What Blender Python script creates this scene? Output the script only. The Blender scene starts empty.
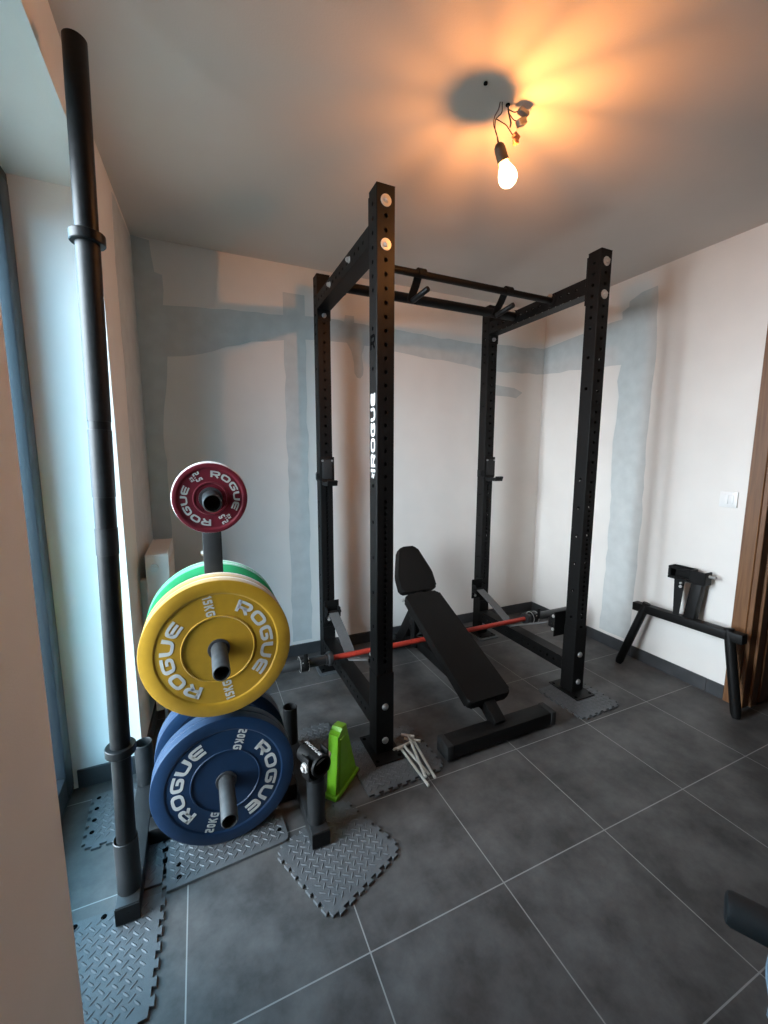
import bpy, bmesh, math, random
from mathutils import Vector, Matrix
random.seed(7)
C = bpy.context.scene.collection
PI = math.pi
def V(*a): return Vector(a)

# ------------------------------------------------------------------ materials
def nt(name):
    m = bpy.data.materials.new(name); m.use_nodes = True
    t = m.node_tree; b = t.nodes['Principled BSDF']
    return m, t, b
def mat(name, col, rough=0.5, metal=0.0, noise=0.0, nscale=40.0, bump=0.0, bscale=200.0, spec=0.5, rvar=0.0, coat=0.0):
    m, t, b = nt(name)
    b.inputs['Base Color'].default_value = (*col, 1)
    b.inputs['Roughness'].default_value = rough
    b.inputs['Metallic'].default_value = metal
    b.inputs['Specular IOR Level'].default_value = spec
    b.inputs['Coat Weight'].default_value = coat
    tc = t.nodes.new('ShaderNodeTexCoord')
    if noise > 0 or rvar > 0:
        n = t.nodes.new('ShaderNodeTexNoise'); n.inputs['Scale'].default_value = nscale; n.inputs['Detail'].default_value = 5
        t.links.new(tc.outputs['Object'], n.inputs['Vector'])
        if noise > 0:
            r = t.nodes.new('ShaderNodeValToRGB')
            r.color_ramp.elements[0].position = .3; r.color_ramp.elements[1].position = .7
            r.color_ramp.elements[0].color = (*[c * (1 - noise) for c in col], 1)
            r.color_ramp.elements[1].color = (*[min(1, c * (1 + noise)) for c in col], 1)
            t.links.new(n.outputs['Fac'], r.inputs['Fac']); t.links.new(r.outputs['Color'], b.inputs['Base Color'])
        if rvar > 0:
            mr = t.nodes.new('ShaderNodeMapRange'); mr.inputs['To Min'].default_value = rough - rvar; mr.inputs['To Max'].default_value = rough + rvar
            t.links.new(n.outputs['Fac'], mr.inputs['Value']); t.links.new(mr.outputs['Result'], b.inputs['Roughness'])
    if bump > 0:
        n2 = t.nodes.new('ShaderNodeTexNoise'); n2.inputs['Scale'].default_value = bscale; n2.inputs['Detail'].default_value = 3
        t.links.new(tc.outputs['Object'], n2.inputs['Vector'])
        bp = t.nodes.new('ShaderNodeBump'); bp.inputs['Strength'].default_value = bump; bp.inputs['Distance'].default_value = .002
        t.links.new(n2.outputs['Fac'], bp.inputs['Height']); t.links.new(bp.outputs['Normal'], b.inputs['Normal'])
    return m
WALL = (.80, .765, .72)
M = {}
M['wall'] = mat('wall_paint', WALL, .85, noise=.02, nscale=6, bump=.25, bscale=260)
M['plaster'] = mat('bare_plaster', (.585, .60, .585), .9, noise=.06, nscale=14, bump=.25, bscale=180)
M['ceil'] = mat('ceiling_paint', (.67, .615, .565), .9, noise=.025, nscale=3, bump=.2, bscale=220)
M['base'] = mat('baseboard_tile', (.045, .047, .05), .45, noise=.2, nscale=12)
M['black'] = mat('black_powder_coat', (.0055, .0052, .005), .5, noise=.15, nscale=60, bump=.1, bscale=700, spec=.2)
M['blacktube'] = mat('black_satin_steel', (.007, .007, .007), .42, noise=.2, nscale=30, bump=.05, bscale=500, spec=.25)
M['greysteel'] = mat('dark_grey_powder_coat', (.013, .0138, .0145), .45, noise=.15, nscale=40, bump=.08, bscale=600, spec=.35)
M['chrome'] = mat('zinc_plated_steel', (.62, .60, .57), .34, .6, rvar=.08, nscale=80)
M['dullbolt'] = mat('dull_zinc', (.36, .36, .36), .45, .7, noise=.1, nscale=90)
M['sleeve'] = mat('dark_zinc_sleeve', (.03, .031, .032), .4, .3, rvar=.08, nscale=60)
M['peg'] = mat('grey_steel_peg', (.036, .038, .039), .5, .1, noise=.25, nscale=35, spec=.25)
M['oxide'] = mat('black_oxide_bar', (.0055, .0057, .006), .42, .0, noise=.3, nscale=50, rvar=.07, spec=.2)
M['tape'] = mat('worn_black_oxide', (.009, .0095, .01), .5, .0, noise=.3, nscale=70, spec=.25)
M['red_bar'] = mat('red_cerakote', (.42, .038, .022), .45, noise=.08, nscale=60)
M['white_print'] = mat('white_print', (.55, .55, .54), .55, noise=.03, nscale=90)
M['plate_print'] = mat('pale_plate_print', (.43, .43, .41), .6, noise=.05, nscale=60)
M['black_print'] = mat('black_cutout', (.002, .002, .002), .9, noise=.1, nscale=90, spec=.02)
def plate_mat(n, c, sh=.45):
    m = mat(n, c, .5, noise=.08, nscale=30, bump=.08, bscale=400, spec=.3); b = m.node_tree.nodes['Principled BSDF']
    b.inputs['Sheen Weight'].default_value = sh; b.inputs['Sheen Roughness'].default_value = .4      # sheen stands in for the bright window light along the rims
    return m
M['yellow'] = plate_mat('yellow_rubber', (.33, .175, .005))
M['blue'] = plate_mat('blue_rubber', (.0012, .016, .048), .12)
M['green'] = plate_mat('green_rubber', (.018, .27, .10))
M['redp'] = plate_mat('dark_red_rubber', (.12, .007, .016), .2)
M['whitep'] = plate_mat('white_rubber', (.78, .74, .70))
M['hub'] = mat('plate_hub_steel', (.07, .07, .075), .45, .6, rvar=.08, nscale=80)
M['vinyl'] = mat('black_vinyl', (.006, .0055, .005), .6, noise=.12, nscale=25, bump=.3, bscale=420, spec=.15)
M['rubber'] = mat('black_rubber', (.012, .012, .012), .7, noise=.2, nscale=40)
M['foam'] = mat('eva_foam', (.085, .089, .093), .5, noise=.12, nscale=60, bump=.2, bscale=500)
M['strap'] = mat('grey_nylon_webbing', (.10, .10, .10), .75, noise=.1, nscale=120, bump=.4, bscale=900)
M['lime'] = mat('lime_green_plastic', (.16, .42, .012), .42, noise=.08, nscale=25, bump=.06, bscale=200)
M['pin'] = mat('light_steel_rod', (.60, .58, .52), .38, .35, noise=.08, nscale=60)
M['wood'] = None
M['radiator'] = mat('cream_enamel', (.66, .62, .56), .4, noise=.02, nscale=20)
M['switch'] = mat('white_switch_plastic', (.82, .81, .79), .35, noise=.01, nscale=30)
M['frame'] = mat('anthracite_window_frame', (.014, .018, .022), .4, noise=.08, nscale=30)
M['brown'] = mat('brown_bakelite', (.10, .065, .035), .5, noise=.15, nscale=50)
M['wire_b'] = mat('brown_wire', (.10, .035, .03), .5, noise=.1, nscale=60)
M['wire_k'] = mat('dark_wire', (.03, .025, .03), .5, noise=.1, nscale=60)
M['wago'] = mat('grey_connector_plastic', (.34, .31, .27), .45, noise=.05, nscale=60)
M['orange'] = mat('orange_connector_plastic', (.55, .22, .10), .45, noise=.05, nscale=60)
M['towel'] = mat('pale_blue_terry', (.36, .42, .50), .95, noise=.2, nscale=45, bump=.8, bscale=260)
M['ground'] = mat('pale_paving', (.20, .165, .13), .85, noise=.15, nscale=3)
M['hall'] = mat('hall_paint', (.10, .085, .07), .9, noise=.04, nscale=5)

def wood_mat():
    m, t, b = nt('brown_wood_veneer')
    tc = t.nodes.new('ShaderNodeTexCoord'); mp = t.nodes.new('ShaderNodeMapping'); mp.inputs['Scale'].default_value = (30, 30, 1.6)
    n = t.nodes.new('ShaderNodeTexNoise'); n.inputs['Scale'].default_value = 3; n.inputs['Detail'].default_value = 6; n.inputs['Distortion'].default_value = .6
    r = t.nodes.new('ShaderNodeValToRGB')
    r.color_ramp.elements[0].position = .3; r.color_ramp.elements[0].color = (.12, .05, .018, 1)
    r.color_ramp.elements[1].position = .75; r.color_ramp.elements[1].color = (.21, .095, .035, 1)
    t.links.new(tc.outputs['Object'], mp.inputs['Vector']); t.links.new(mp.outputs['Vector'], n.inputs['Vector'])
    t.links.new(n.outputs['Fac'], r.inputs['Fac']); t.links.new(r.outputs['Color'], b.inputs['Base Color'])
    b.inputs['Roughness'].default_value = .45
    return m
M['wood'] = wood_mat()

TILE = .4475
def floor_mat():
    m, t, b = nt('slate_floor_tile'); L = t.links.new
    tc = t.nodes.new('ShaderNodeTexCoord')
    def brick(c1, c2, mo):
        br = t.nodes.new('ShaderNodeTexBrick'); br.offset = 0; br.squash = 1
        br.inputs['Scale'].default_value = 1; br.inputs['Brick Width'].default_value = TILE; br.inputs['Row Height'].default_value = TILE
        br.inputs['Mortar Size'].default_value = .0019; br.inputs['Mortar Smooth'].default_value = .1; br.inputs['Bias'].default_value = 0
        br.inputs['Color1'].default_value = c1; br.inputs['Color2'].default_value = c2; br.inputs['Mortar'].default_value = mo
        L(tc.outputs['Object'], br.inputs['Vector']); return br
    br = brick((.9, .9, .9, 1), (1.1, 1.1, 1.1, 1), (1, 1, 1, 1))
    n1 = t.nodes.new('ShaderNodeTexNoise'); n1.inputs['Scale'].default_value = 5.5; n1.inputs['Detail'].default_value = 8; n1.inputs['Roughness'].default_value = .65
    L(tc.outputs['Object'], n1.inputs['Vector'])
    r = t.nodes.new('ShaderNodeValToRGB')
    r.color_ramp.elements[0].position = .36; r.color_ramp.elements[0].color = (.046, .0435, .042, 1)
    r.color_ramp.elements[1].position = .68; r.color_ramp.elements[1].color = (.125, .118, .114, 1)
    L(n1.outputs['Fac'], r.inputs['Fac'])
    mx = t.nodes.new('ShaderNodeMix'); mx.data_type = 'RGBA'; mx.blend_type = 'MULTIPLY'; mx.inputs['Factor'].default_value = 1
    L(r.outputs['Color'], mx.inputs['A']); L(br.outputs['Color'], mx.inputs['B'])
    mg = t.nodes.new('ShaderNodeMix'); mg.data_type = 'RGBA'
    L(br.outputs['Fac'], mg.inputs['Factor']); L(mx.outputs['Result'], mg.inputs['A']); mg.inputs['B'].default_value = (.27, .265, .255, 1)
    L(mg.outputs['Result'], b.inputs['Base Color'])
    mr = t.nodes.new('ShaderNodeMapRange'); mr.inputs['To Min'].default_value = .42; mr.inputs['To Max'].default_value = .62
    L(n1.outputs['Fac'], mr.inputs['Value']); L(mr.outputs['Result'], b.inputs['Roughness'])
    n2 = t.nodes.new('ShaderNodeTexNoise'); n2.inputs['Scale'].default_value = 120; n2.inputs['Detail'].default_value = 4
    L(tc.outputs['Object'], n2.inputs['Vector'])
    bp = t.nodes.new('ShaderNodeBump'); bp.inputs['Strength'].default_value = .15; bp.inputs['Distance'].default_value = .001
    L(n2.outputs['Fac'], bp.inputs['Height']); L(bp.outputs['Normal'], b.inputs['Normal'])
    return m
M['floor'] = floor_mat()
def glass_mat():
    m, t, b = nt('window_glass')
    out = t.nodes['Material Output']; t.nodes.remove(b)
    tr = t.nodes.new('ShaderNodeBsdfTransparent'); tr.inputs['Color'].default_value = (.93, .97, .97, 1)
    gl = t.nodes.new('ShaderNodeBsdfGlossy'); gl.inputs['Roughness'].default_value = .02
    fr = t.nodes.new('ShaderNodeMath'); lw = t.nodes.new('ShaderNodeLayerWeight'); lw.inputs['Blend'].default_value = .12
    fr.operation = 'MULTIPLY_ADD'; fr.inputs[1].default_value = .4; fr.inputs[2].default_value = .03; t.links.new(lw.outputs['Facing'], fr.inputs[0])
    mx = t.nodes.new('ShaderNodeMixShader')
    t.links.new(fr.outputs[0], mx.inputs[0]); t.links.new(tr.outputs[0], mx.inputs[1]); t.links.new(gl.outputs[0], mx.inputs[2])
    t.links.new(mx.outputs[0], out.inputs['Surface'])
    return m
M['glass'] = glass_mat()
def bulb_mat():
    """thin glass with a warm glow; lets the filament light through"""
    m, t, b = nt('glowing_bulb_glass'); out = t.nodes['Material Output']; t.nodes.remove(b)
    tr = t.nodes.new('ShaderNodeBsdfTransparent'); em = t.nodes.new('ShaderNodeEmission')
    em.inputs['Color'].default_value = (1.0, .80, .52, 1); em.inputs['Strength'].default_value = BULB
    ad = t.nodes.new('ShaderNodeAddShader'); t.links.new(tr.outputs[0], ad.inputs[0]); t.links.new(em.outputs[0], ad.inputs[1])
    t.links.new(ad.outputs[0], out.inputs['Surface']); return m
def filament_mat():
    m, t, b = nt('hot_filament'); out = t.nodes['Material Output']; t.nodes.remove(b)
    em = t.nodes.new('ShaderNodeEmission'); em.inputs['Color'].default_value = (1.0, .37, .09, 1); em.inputs['Strength'].default_value = FIL
    t.links.new(em.outputs[0], out.inputs['Surface']); return m
BULB = 2.2; FIL = 11500.0
M['bulb'] = bulb_mat(); M['filament'] = filament_mat()

# ------------------------------------------------------------------ mesh helpers
def finish(name, bm, m, parent=None, smooth=True, angle=35, loc=None):
    me = bpy.data.meshes.new(name)
    bmesh.ops.recalc_face_normals(bm, faces=bm.faces[:])
    if smooth:
        for f in bm.faces: f.smooth = True
    bm.to_mesh(me); bm.free()
    if smooth: me.set_sharp_from_angle(angle=math.radians(angle))
    for mm in (m if isinstance(m, (list, tuple)) else [m]): me.materials.append(mm)
    o = bpy.data.objects.new(name, me); C.objects.link(o)
    if parent: o.parent = parent
    if loc: o.location = loc
    return o
def islands(bm, tol=.0015):
    """loose pieces of bm, pieces whose boxes touch counted together"""
    left = set(bm.verts); out = []
    while left:
        st = [left.pop()]; g = [st[0]]
        while st:
            for e in st.pop().link_edges:
                for v in e.verts:
                    if v in left: left.discard(v); st.append(v); g.append(v)
        out.append(g)
    bx = [[min(v.co[i] for v in g) - tol for i in range(3)] + [max(v.co[i] for v in g) + tol for i in range(3)] for g in out]
    merged = True
    while merged:
        merged = False
        for i in range(len(out)):
            for j in range(i + 1, len(out)):
                a, b = bx[i], bx[j]
                if all(a[k] <= b[k + 3] and b[k] <= a[k + 3] for k in range(3)):
                    out[i] += out[j]; bx[i] = [min(a[k], b[k]) for k in range(3)] + [max(a[k + 3], b[k + 3]) for k in range(3)]
                    del out[j]; del bx[j]; merged = True; break
            if merged: break
    return out
def finish_each(name, bm, m, parent=None, angle=35):
    """every separate piece of bm as an object of its own"""
    res = []
    for g in islands(bm):
        gs = set(g); nb_ = new(); mp = {v: nb_.verts.new(v.co) for v in g}
        for f in bm.faces:
            if f.verts[0] in gs: nb_.faces.new([mp[v] for v in f.verts]).material_index = f.material_index
        res.append(finish(name, nb_, m, parent, True, angle))
    bm.free(); return res
def thing(name, label, cat, loc=(0, 0, 0), rz=0, group=None):
    o = bpy.data.objects.new(name, None); C.objects.link(o)
    o.empty_display_size = .05
    o.location = loc; o.rotation_euler = (0, 0, rz)
    return tag(o, label, cat, group)
def tag(o, label, cat, group=None):
    o['label'] = label; o['category'] = cat
    if group: o['group'] = group
    return o
def struct(o):
    o['kind'] = 'structure'; return o
def new(): return bmesh.new()
def addbm(dst, src, mtx=None, mi=0):
    """append bmesh src to dst"""
    if mtx is not None: bmesh.ops.transform(src, matrix=mtx, verts=src.verts[:])
    mp = {}
    for v in src.verts: mp[v] = dst.verts.new(v.co)
    for f in src.faces:
        try:
            nf = dst.faces.new([mp[v] for v in f.verts]); nf.material_index = mi or f.material_index
        except ValueError: pass
    src.free(); return dst
def box(bm, lo, hi, bev=0.0, seg=2, mtx=None, mi=0):
    s = new(); lo = Vector(lo); hi = Vector(hi)
    bmesh.ops.create_cube(s, size=1)
    d = hi - lo; c = (hi + lo) / 2
    for v in s.verts: v.co = Vector((v.co.x * d.x, v.co.y * d.y, v.co.z * d.z)) + c
    if bev > 0: bmesh.ops.bevel(s, geom=s.edges[:], offset=bev, segments=seg, affect='EDGES', profile=.5)
    return addbm(bm, s, mtx, mi)
def frame_of(d):
    d = d.normalized(); a = Vector((0, 0, 1)) if abs(d.z) < .95 else Vector((1, 0, 0))
    x = a.cross(d).normalized(); y = d.cross(x); return x, y, d
def cyl(bm, a, b, r, n=20, r2=None, cap=True, mi=0):
    a = Vector(a); b = Vector(b); x, y, d = frame_of(b - a); r2 = r if r2 is None else r2
    A = [bm.verts.new(a + (x * math.cos(2 * PI * i / n) + y * math.sin(2 * PI * i / n)) * r) for i in range(n)]
    B = [bm.verts.new(b + (x * math.cos(2 * PI * i / n) + y * math.sin(2 * PI * i / n)) * r2) for i in range(n)]
    for i in range(n):
        f = bm.faces.new((A[i], A[(i + 1) % n], B[(i + 1) % n], B[i])); f.material_index = mi
    if cap:
        bm.faces.new(A[::-1]).material_index = mi; bm.faces.new(B).material_index = mi
    return bm
def lathe(bm, a, d, prof, n=48, mi=0, closed=True):
    """prof: (radius, distance along axis d from a); closed: profile loops on itself"""
    a = Vector(a); x, y, d = frame_of(Vector(d)); rings = []
    for r, t in prof:
        if r < 1e-6: rings.append([bm.verts.new(a + d * t)])
        else: rings.append([bm.verts.new(a + d * t + (x * math.cos(2 * PI * i / n) + y * math.sin(2 * PI * i / n)) * r) for i in range(n)])
    k = len(rings)
    for j in range(k if closed else k - 1):
        P, Q = rings[j], rings[(j + 1) % k]
        for i in range(n):
            i2 = (i + 1) % n
            vs = []
            for v in ((P[0] if len(P) == 1 else P[i]), (P[0] if len(P) == 1 else P[i2]), (Q[0] if len(Q) == 1 else Q[i2]), (Q[0] if len(Q) == 1 else Q[i])):
                if v not in vs: vs.append(v)
            if len(vs) > 2:
                try: bm.faces.new(vs).material_index = mi
                except ValueError: pass
    return bm
def pipe(bm, a, b, ro, ri, n=28, bottom=True, ch=.0015):
    """open-topped hollow tube from a (closed) to b (open)"""
    L = (Vector(b) - Vector(a)).length
    prof = [(0, 0), (ro, 0), (ro, L - ch), (ro - ch, L), (ri + ch * .5, L), (ri, L - ch), (ri, .01), (0, .01)]
    return lathe(bm, a, Vector(b) - Vector(a), prof, n, closed=False)
def prism(bm, pts, z0, z1, bev=0, seg=2, mtx=None, mi=0):
    s = new(); b = [s.verts.new((x, y, z0)) for x, y in pts]; t = [s.verts.new((x, y, z1)) for x, y in pts]; n = len(pts)
    s.faces.new(b[::-1]); s.faces.new(t)
    for i in range(n): s.faces.new((b[i], b[(i + 1) % n], t[(i + 1) % n], t[i]))
    if bev > 0:
        ed = [e for e in s.edges if abs(e.verts[0].co.z - e.verts[1].co.z) < 1e-6]
        bmesh.ops.bevel(s, geom=ed, offset=bev, segments=seg, affect='EDGES', profile=.5)
    return addbm(bm, s, mtx, mi)
def tube(bm, pts, r, n=10, mi=0, cap=True):
    pts = [Vector(p) for p in pts]; rings = []
    t0 = (pts[1] - pts[0]).normalized(); x, y, _ = frame_of(t0)
    for i, p in enumerate(pts):
        t = (pts[min(i + 1, len(pts) - 1)] - pts[max(i - 1, 0)]).normalized()
        x = (x - t * x.dot(t)).normalized(); y = t.cross(x)
        rings.append([bm.verts.new(p + (x * math.cos(2 * PI * k / n) + y * math.sin(2 * PI * k / n)) * r) for k in range(n)])
    for A, B in zip(rings, rings[1:]):
        for k in range(n): bm.faces.new((A[k], A[(k + 1) % n], B[(k + 1) % n], B[k])).material_index = mi
    if cap: bm.faces.new(rings[0][::-1]); bm.faces.new(rings[-1])
    return bm
def catmull(pts, k=8):
    P = [Vector(p) for p in pts]; P = [P[0] * 2 - P[1]] + P + [P[-1] * 2 - P[-2]]; out = []
    for i in range(1, len(P) - 2):
        for j in range(k):
            t = j / k; a, b, c, d = P[i - 1:i + 3]
            out.append(.5 * ((2 * b) + (c - a) * t + (2 * a - 5 * b + 4 * c - d) * t * t + (3 * b - a - 3 * c + d) * t ** 3))
    out.append(P[-2]); return out
def ribbon(bm, pts, side, w, th):
    """flat strip swept along pts, width w along the constant vector side, thickness th"""
    pts = [Vector(p) for p in pts]; side = Vector(side).normalized(); R = []
    for i, p in enumerate(pts):
        t = (pts[min(i + 1, len(pts) - 1)] - pts[max(i - 1, 0)]).normalized(); n = t.cross(side).normalized()
        R.append([bm.verts.new(p + side * (a * w / 2) + n * (b * th / 2)) for a, b in ((-1, -1), (1, -1), (1, 1), (-1, 1))])
    for A, B in zip(R, R[1:]):
        for k in range(4): bm.faces.new((A[k], A[(k + 1) % 4], B[(k + 1) % 4], B[k]))
    bm.faces.new(R[0][::-1]); bm.faces.new(R[-1]); return bm

# ------------------------------------------------------------------ lettering (stroke glyphs)
def rounded(path, rad, closed=False, k=4):
    out = []; n = len(path)
    for i, p in enumerate(path):
        p = Vector((p[0], p[1]))
        if not closed and i in (0, n - 1): out.append(p); continue
        a = Vector(path[i - 1]); b = Vector(path[(i + 1) % n])
        da, db = (a - p), (b - p); r = min(rad, da.length / 2, db.length / 2)
        s, e = p + da.normalized() * r, p + db.normalized() * r
        for j in range(k + 1):
            u = j / k; out.append(s * (1 - u) ** 2 + p * 2 * u * (1 - u) + e * u * u)
    return out
T = .23; h = T / 2
GL = {
 'R': (1.0, [([(h, 0), (h, 1)], 0, 0), ([(h, 1 - h), (1 - h, 1 - h), (1 - h, .42), (h, .42)], .22, 0), ([(.5, .42), (.88, 0)], 0, 0)]),
 'O': (1.05, [([(h, h), (1.05 - h, h), (1.05 - h, 1 - h), (h, 1 - h)], .3, 1)]),
 'G': (1.0, [([(1, 1 - h), (h, 1 - h), (h, h), (1 - h, h), (1 - h, .52), (.52, .52)], .26, 0)]),
 'U': (1.0, [([(h, 1), (h, h), (1 - h, h), (1 - h, 1)], .3, 0)]),
 'E': (.92, [([(.92, 1 - h), (h, 1 - h), (h, h), (.92, h)], .22, 0), ([(h, .5), (.88, .5)], 0, 0)]),
 'K': (.9, [([(h, 0), (h, 1)], 0, 0), ([(h, .42), (.8, 1)], 0, 0), ([(.36, .6), (.82, 0)], 0, 0)]),
 '0': (.75, [([(h, h), (.75 - h, h), (.75 - h, 1 - h), (h, 1 - h)], .25, 1)]),
 '1': (.4, [([(.28, 0), (.28, 1)], 0, 0), ([(.02, .78), (.3, .92)], 0, 0)]),
 '2': (.75, [([(0, 1 - h), (.75 - h, 1 - h), (.75 - h, .52), (h, .48), (h, h), (.75, h)], .16, 0)]),
 '5': (.75, [([(.75, 1 - h), (h, 1 - h), (h, .56), (.75 - h, .56), (.75 - h, h), (0, h)], .16, 0)]),
 '.': (.25, [([(h, 0), (h, .22)], 0, 0)]),
 'I': (.25, [([(h, 0), (h, 1)], 0, 0)]),
 '~': (.7, [([(.05, .95), (.6, .72), (.12, .42), (.66, .1)], 0, 0)]),          # small emblem, a zigzag stroke
 ' ': (.3, []),
}
def glyph_strips(ch):
    w, st = GL[ch]; out = []
    for path, rad, closed in st:
        P = rounded(path, rad, closed) if rad else [Vector(p) for p in path]
        if closed: P = P + [P[0]]
        # subdivide long segments so text can bend
        Q = []
        for a, b in zip(P, P[1:]):
            k = max(1, int((b - a).length / .2))
            Q += [a.lerp(b, i / k) for i in range(k)]
        Q.append(P[-1]); n = len(Q); L = []; R = []
        for i in range(n):
            if closed and i in (0, n - 1): d0 = (Q[n - 1] - Q[n - 2]).normalized(); d1 = (Q[1] - Q[0]).normalized()
            else:
                d0 = (Q[i] - Q[i - 1]).normalized() if i else (Q[1] - Q[0]).normalized()
                d1 = (Q[i + 1] - Q[i]).normalized() if i < n - 1 else d0
            t = (d0 + d1).normalized(); nn = Vector((-t.y, t.x)); k = h / max(.6, nn.dot(Vector((-d1.y, d1.x))))
            L.append(Q[i] + nn * k); R.append(Q[i] - nn * k)
        out.append((L, R))
    return w, out
def text_mesh(bm, s, fn, hgt, normal, th=.0012, wide=1.15, gap=.16):
    """fn(x, y) -> point on the surface; text is centred on x = 0"""
    tot = sum(GL[c][0] for c in s) * wide + gap * (len(s) - 1); x0 = -tot / 2; nrm = Vector(normal)
    for c in s:
        w, st = glyph_strips(c)
        for L, R in st:
            pa = [fn((x0 + p.x * wide) * hgt, p.y * hgt) for p in L]; pb = [fn((x0 + p.x * wide) * hgt, p.y * hgt) for p in R]
            ta = [bm.verts.new(p + nrm * th) for p in pa]; tb = [bm.verts.new(p + nrm * th) for p in pb]
            ba = [bm.verts.new(p - nrm * .0003) for p in pa]; bb = [bm.verts.new(p - nrm * .0003) for p in pb]
            for i in range(len(ta) - 1):
                bm.faces.new((ta[i], ta[i + 1], tb[i + 1], tb[i])); bm.faces.new((ba[i], ba[i + 1], ta[i + 1], ta[i]))
                bm.faces.new((tb[i], tb[i + 1], bb[i + 1], bb[i]))
            bm.faces.new((ta[0], tb[0], bb[0], ba[0])); bm.faces.new((ba[-1], bb[-1], tb[-1], ta[-1]))
        x0 += w * wide + gap
    return bm

# ================================================================== ROOM
XL, XR, YB, ZC = -.178, 2.646, 1.73, 2.42
YF = -4.2; XC = -.152                        # the far piece of the left wall runs slightly out of square
WT = .242                                    # depth of the window opening
WO = XL - WT
NJ, FJ, FJO, ZH = .024, .985, .985, 2.22    # near jamb, far jamb at the room side, far jamb at the frame, head height
D0, D1, DH = -.62, .225, 2.02                # door opening in the right wall
o = struct(finish('floor', box(new(), (WO - .12, YF - .1, -.1), (XR + .1, YB + .1, 0)), M['floor'], smooth=False))
hf = struct(finish('floor_hall', box(new(), (XR + .1, -1.6, -.1), (XR + 1.6, YB + .1, 0)), M['floor'], smooth=False))

# ceiling with the cable outlet and a plugged hole
bm = box(new(), (WO - .12, YF - .1, ZC), (XR + .1, YB + .1, ZC + .1))
cyl(bm, (.945, .288, ZC - .004), (.945, .288, ZC), .006, 12, mi=1)
cyl(bm, (1.058, .322, ZC - .003), (1.058, .322, ZC), .007, 14, mi=1)
struct(finish('ceiling', bm, [M['ceil'], M['black_print']], smooth=False))

def jag(pts, amp=.006, step=.07):
    """roughen a hand-trowelled outline"""
    rnd = random.Random(len(pts) * 31 + int(abs(pts[0][0]) * 1000)); out = []; n = len(pts)
    for i in range(n):
        a = Vector(pts[i]); b = Vector(pts[(i + 1) % n]); L = (b - a).length; k = max(1, int(L / step)); nn = Vector((-(b - a).y, (b - a).x)).normalized()
        for j in range(k):
            p = a.lerp(b, j / k)
            if j: p += nn * rnd.uniform(-amp, amp)
            out.append((p.x, p.y))
    return out
def patch(bm, pts, place, nrm, rough=True):
    q = jag(pts) if rough else pts
    f = [bm.verts.new(place(*p) + nrm * .0012) for p in q]; b = [bm.verts.new(place(*p)) for p in q]; n = len(q)
    bm.faces.new(f).material_index = 1
    for i in range(n): bm.faces.new((f[i], f[(i + 1) % n], b[(i + 1) % n], b[i])).material_index = 1
# back wall with filled cable chases
bm = box(new(), (WO - .12, YB, 0), (XR + .1, YB + .1, ZC))
pb = lambda x, z: V(x, YB, z)
nb = V(0, -1, 0)
patch(bm, [(-.152, 2.42), (-.07, 2.41), (-.055, 2.26), (-.02, 2.25), (-.025, 2.10), (.30, 2.125), (.606, 2.135), (.606, 2.262), (.735, 2.262), (.735, 2.145), (.95, 2.15), (.985, 2.145), (.99, 2.185), (1.05, 2.185), (1.05, 2.145),
 (1.9, 2.12), (2.6, 2.145), (2.646, 2.15), (2.646, 1.955), (2.2, 1.94), (1.98, 1.955), (1.34, 2.0), (1.12, 2.015), (1.10, 1.95), (1.112, 1.87), (1.108, 1.83), (1.09, 1.808), (1.065, 1.812), (1.05, 1.84), (1.047, 1.90), (1.03, 1.97), (1.0, 2.02), (.735, 2.01),
 (.735, .1), (.606, .1), (.606, 1.993), (.42, 1.965), (.15, 1.87), (-.02, 1.84), (-.03, 1.72), (-.06, 1.5), (-.06, .1), (-.152, .1)], pb, nb)
patch(bm, [(2.10, 1.84), (2.36, 1.83), (2.44, 1.80), (2.38, 1.755), (2.10, 1.77)], pb, nb)
struct(finish('wall_back', bm, [M['wall'], M['plaster']], smooth=False))
# right wall with the doorway
bm = new()
box(bm, (XR, D1, 0), (XR + .1, YB, ZC)); box(bm, (XR, YF, 0), (XR + .1, D0, ZC)); box(bm, (XR, D0, DH), (XR + .1, D1, ZC))
pr = lambda y, z: V(XR, y, z)
nr = V(-1, 0, 0)
patch(bm, [(1.73, 2.15), (1.4, 2.17), (1.07, 2.185), (1.075, 2.23), (1.03, 2.25), (1.03, 2.28), (.95, 2.31), (.855, 2.315), (.83, 1.9), (.845, 1.4), (.83, .9), (.85, .1), (1.07, .1), (1.05, .9), (1.075, 1.4), (1.055, 1.7), (1.075, 1.80), (1.055, 1.90), (1.4, 1.93), (1.73, 1.955)], pr, nr)
struct(finish('wall_right', bm, [M['wall'], M['plaster']], smooth=False))
# left wall: solid near part, lintel, splayed far jamb
bm = new()
box(bm, (WO - .12, YF, 0), (XL, NJ, ZC))
box(bm, (WO - .12, NJ, ZH), (XL, FJ, ZC))
prism(bm, [(XL, FJ), (XC, YB), (WO - .12, YB), (WO - .12, FJO)], 0, ZC)
pl = lambda y, z: V(XL + (XC - XL) * (y - FJ) / (YB - FJ), y, z)
patch(bm, [(1.24, .1), (1.73, .1), (1.73, 2.4), (1.30, 2.39), (1.26, 2.1), (1.28, 1.6), (1.23, 1.0)], pl, V(1, 0, 0))
struct(finish('wall_left', bm, [M['wall'], M['plaster']], smooth=False))
struct(finish('wall_front', box(new(), (WO - .12, YF - .1, 0), (XR + .1, YF, ZC)), M['hall'], smooth=False))  # unseen wall, darkened and set far back to cut bounced light
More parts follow.
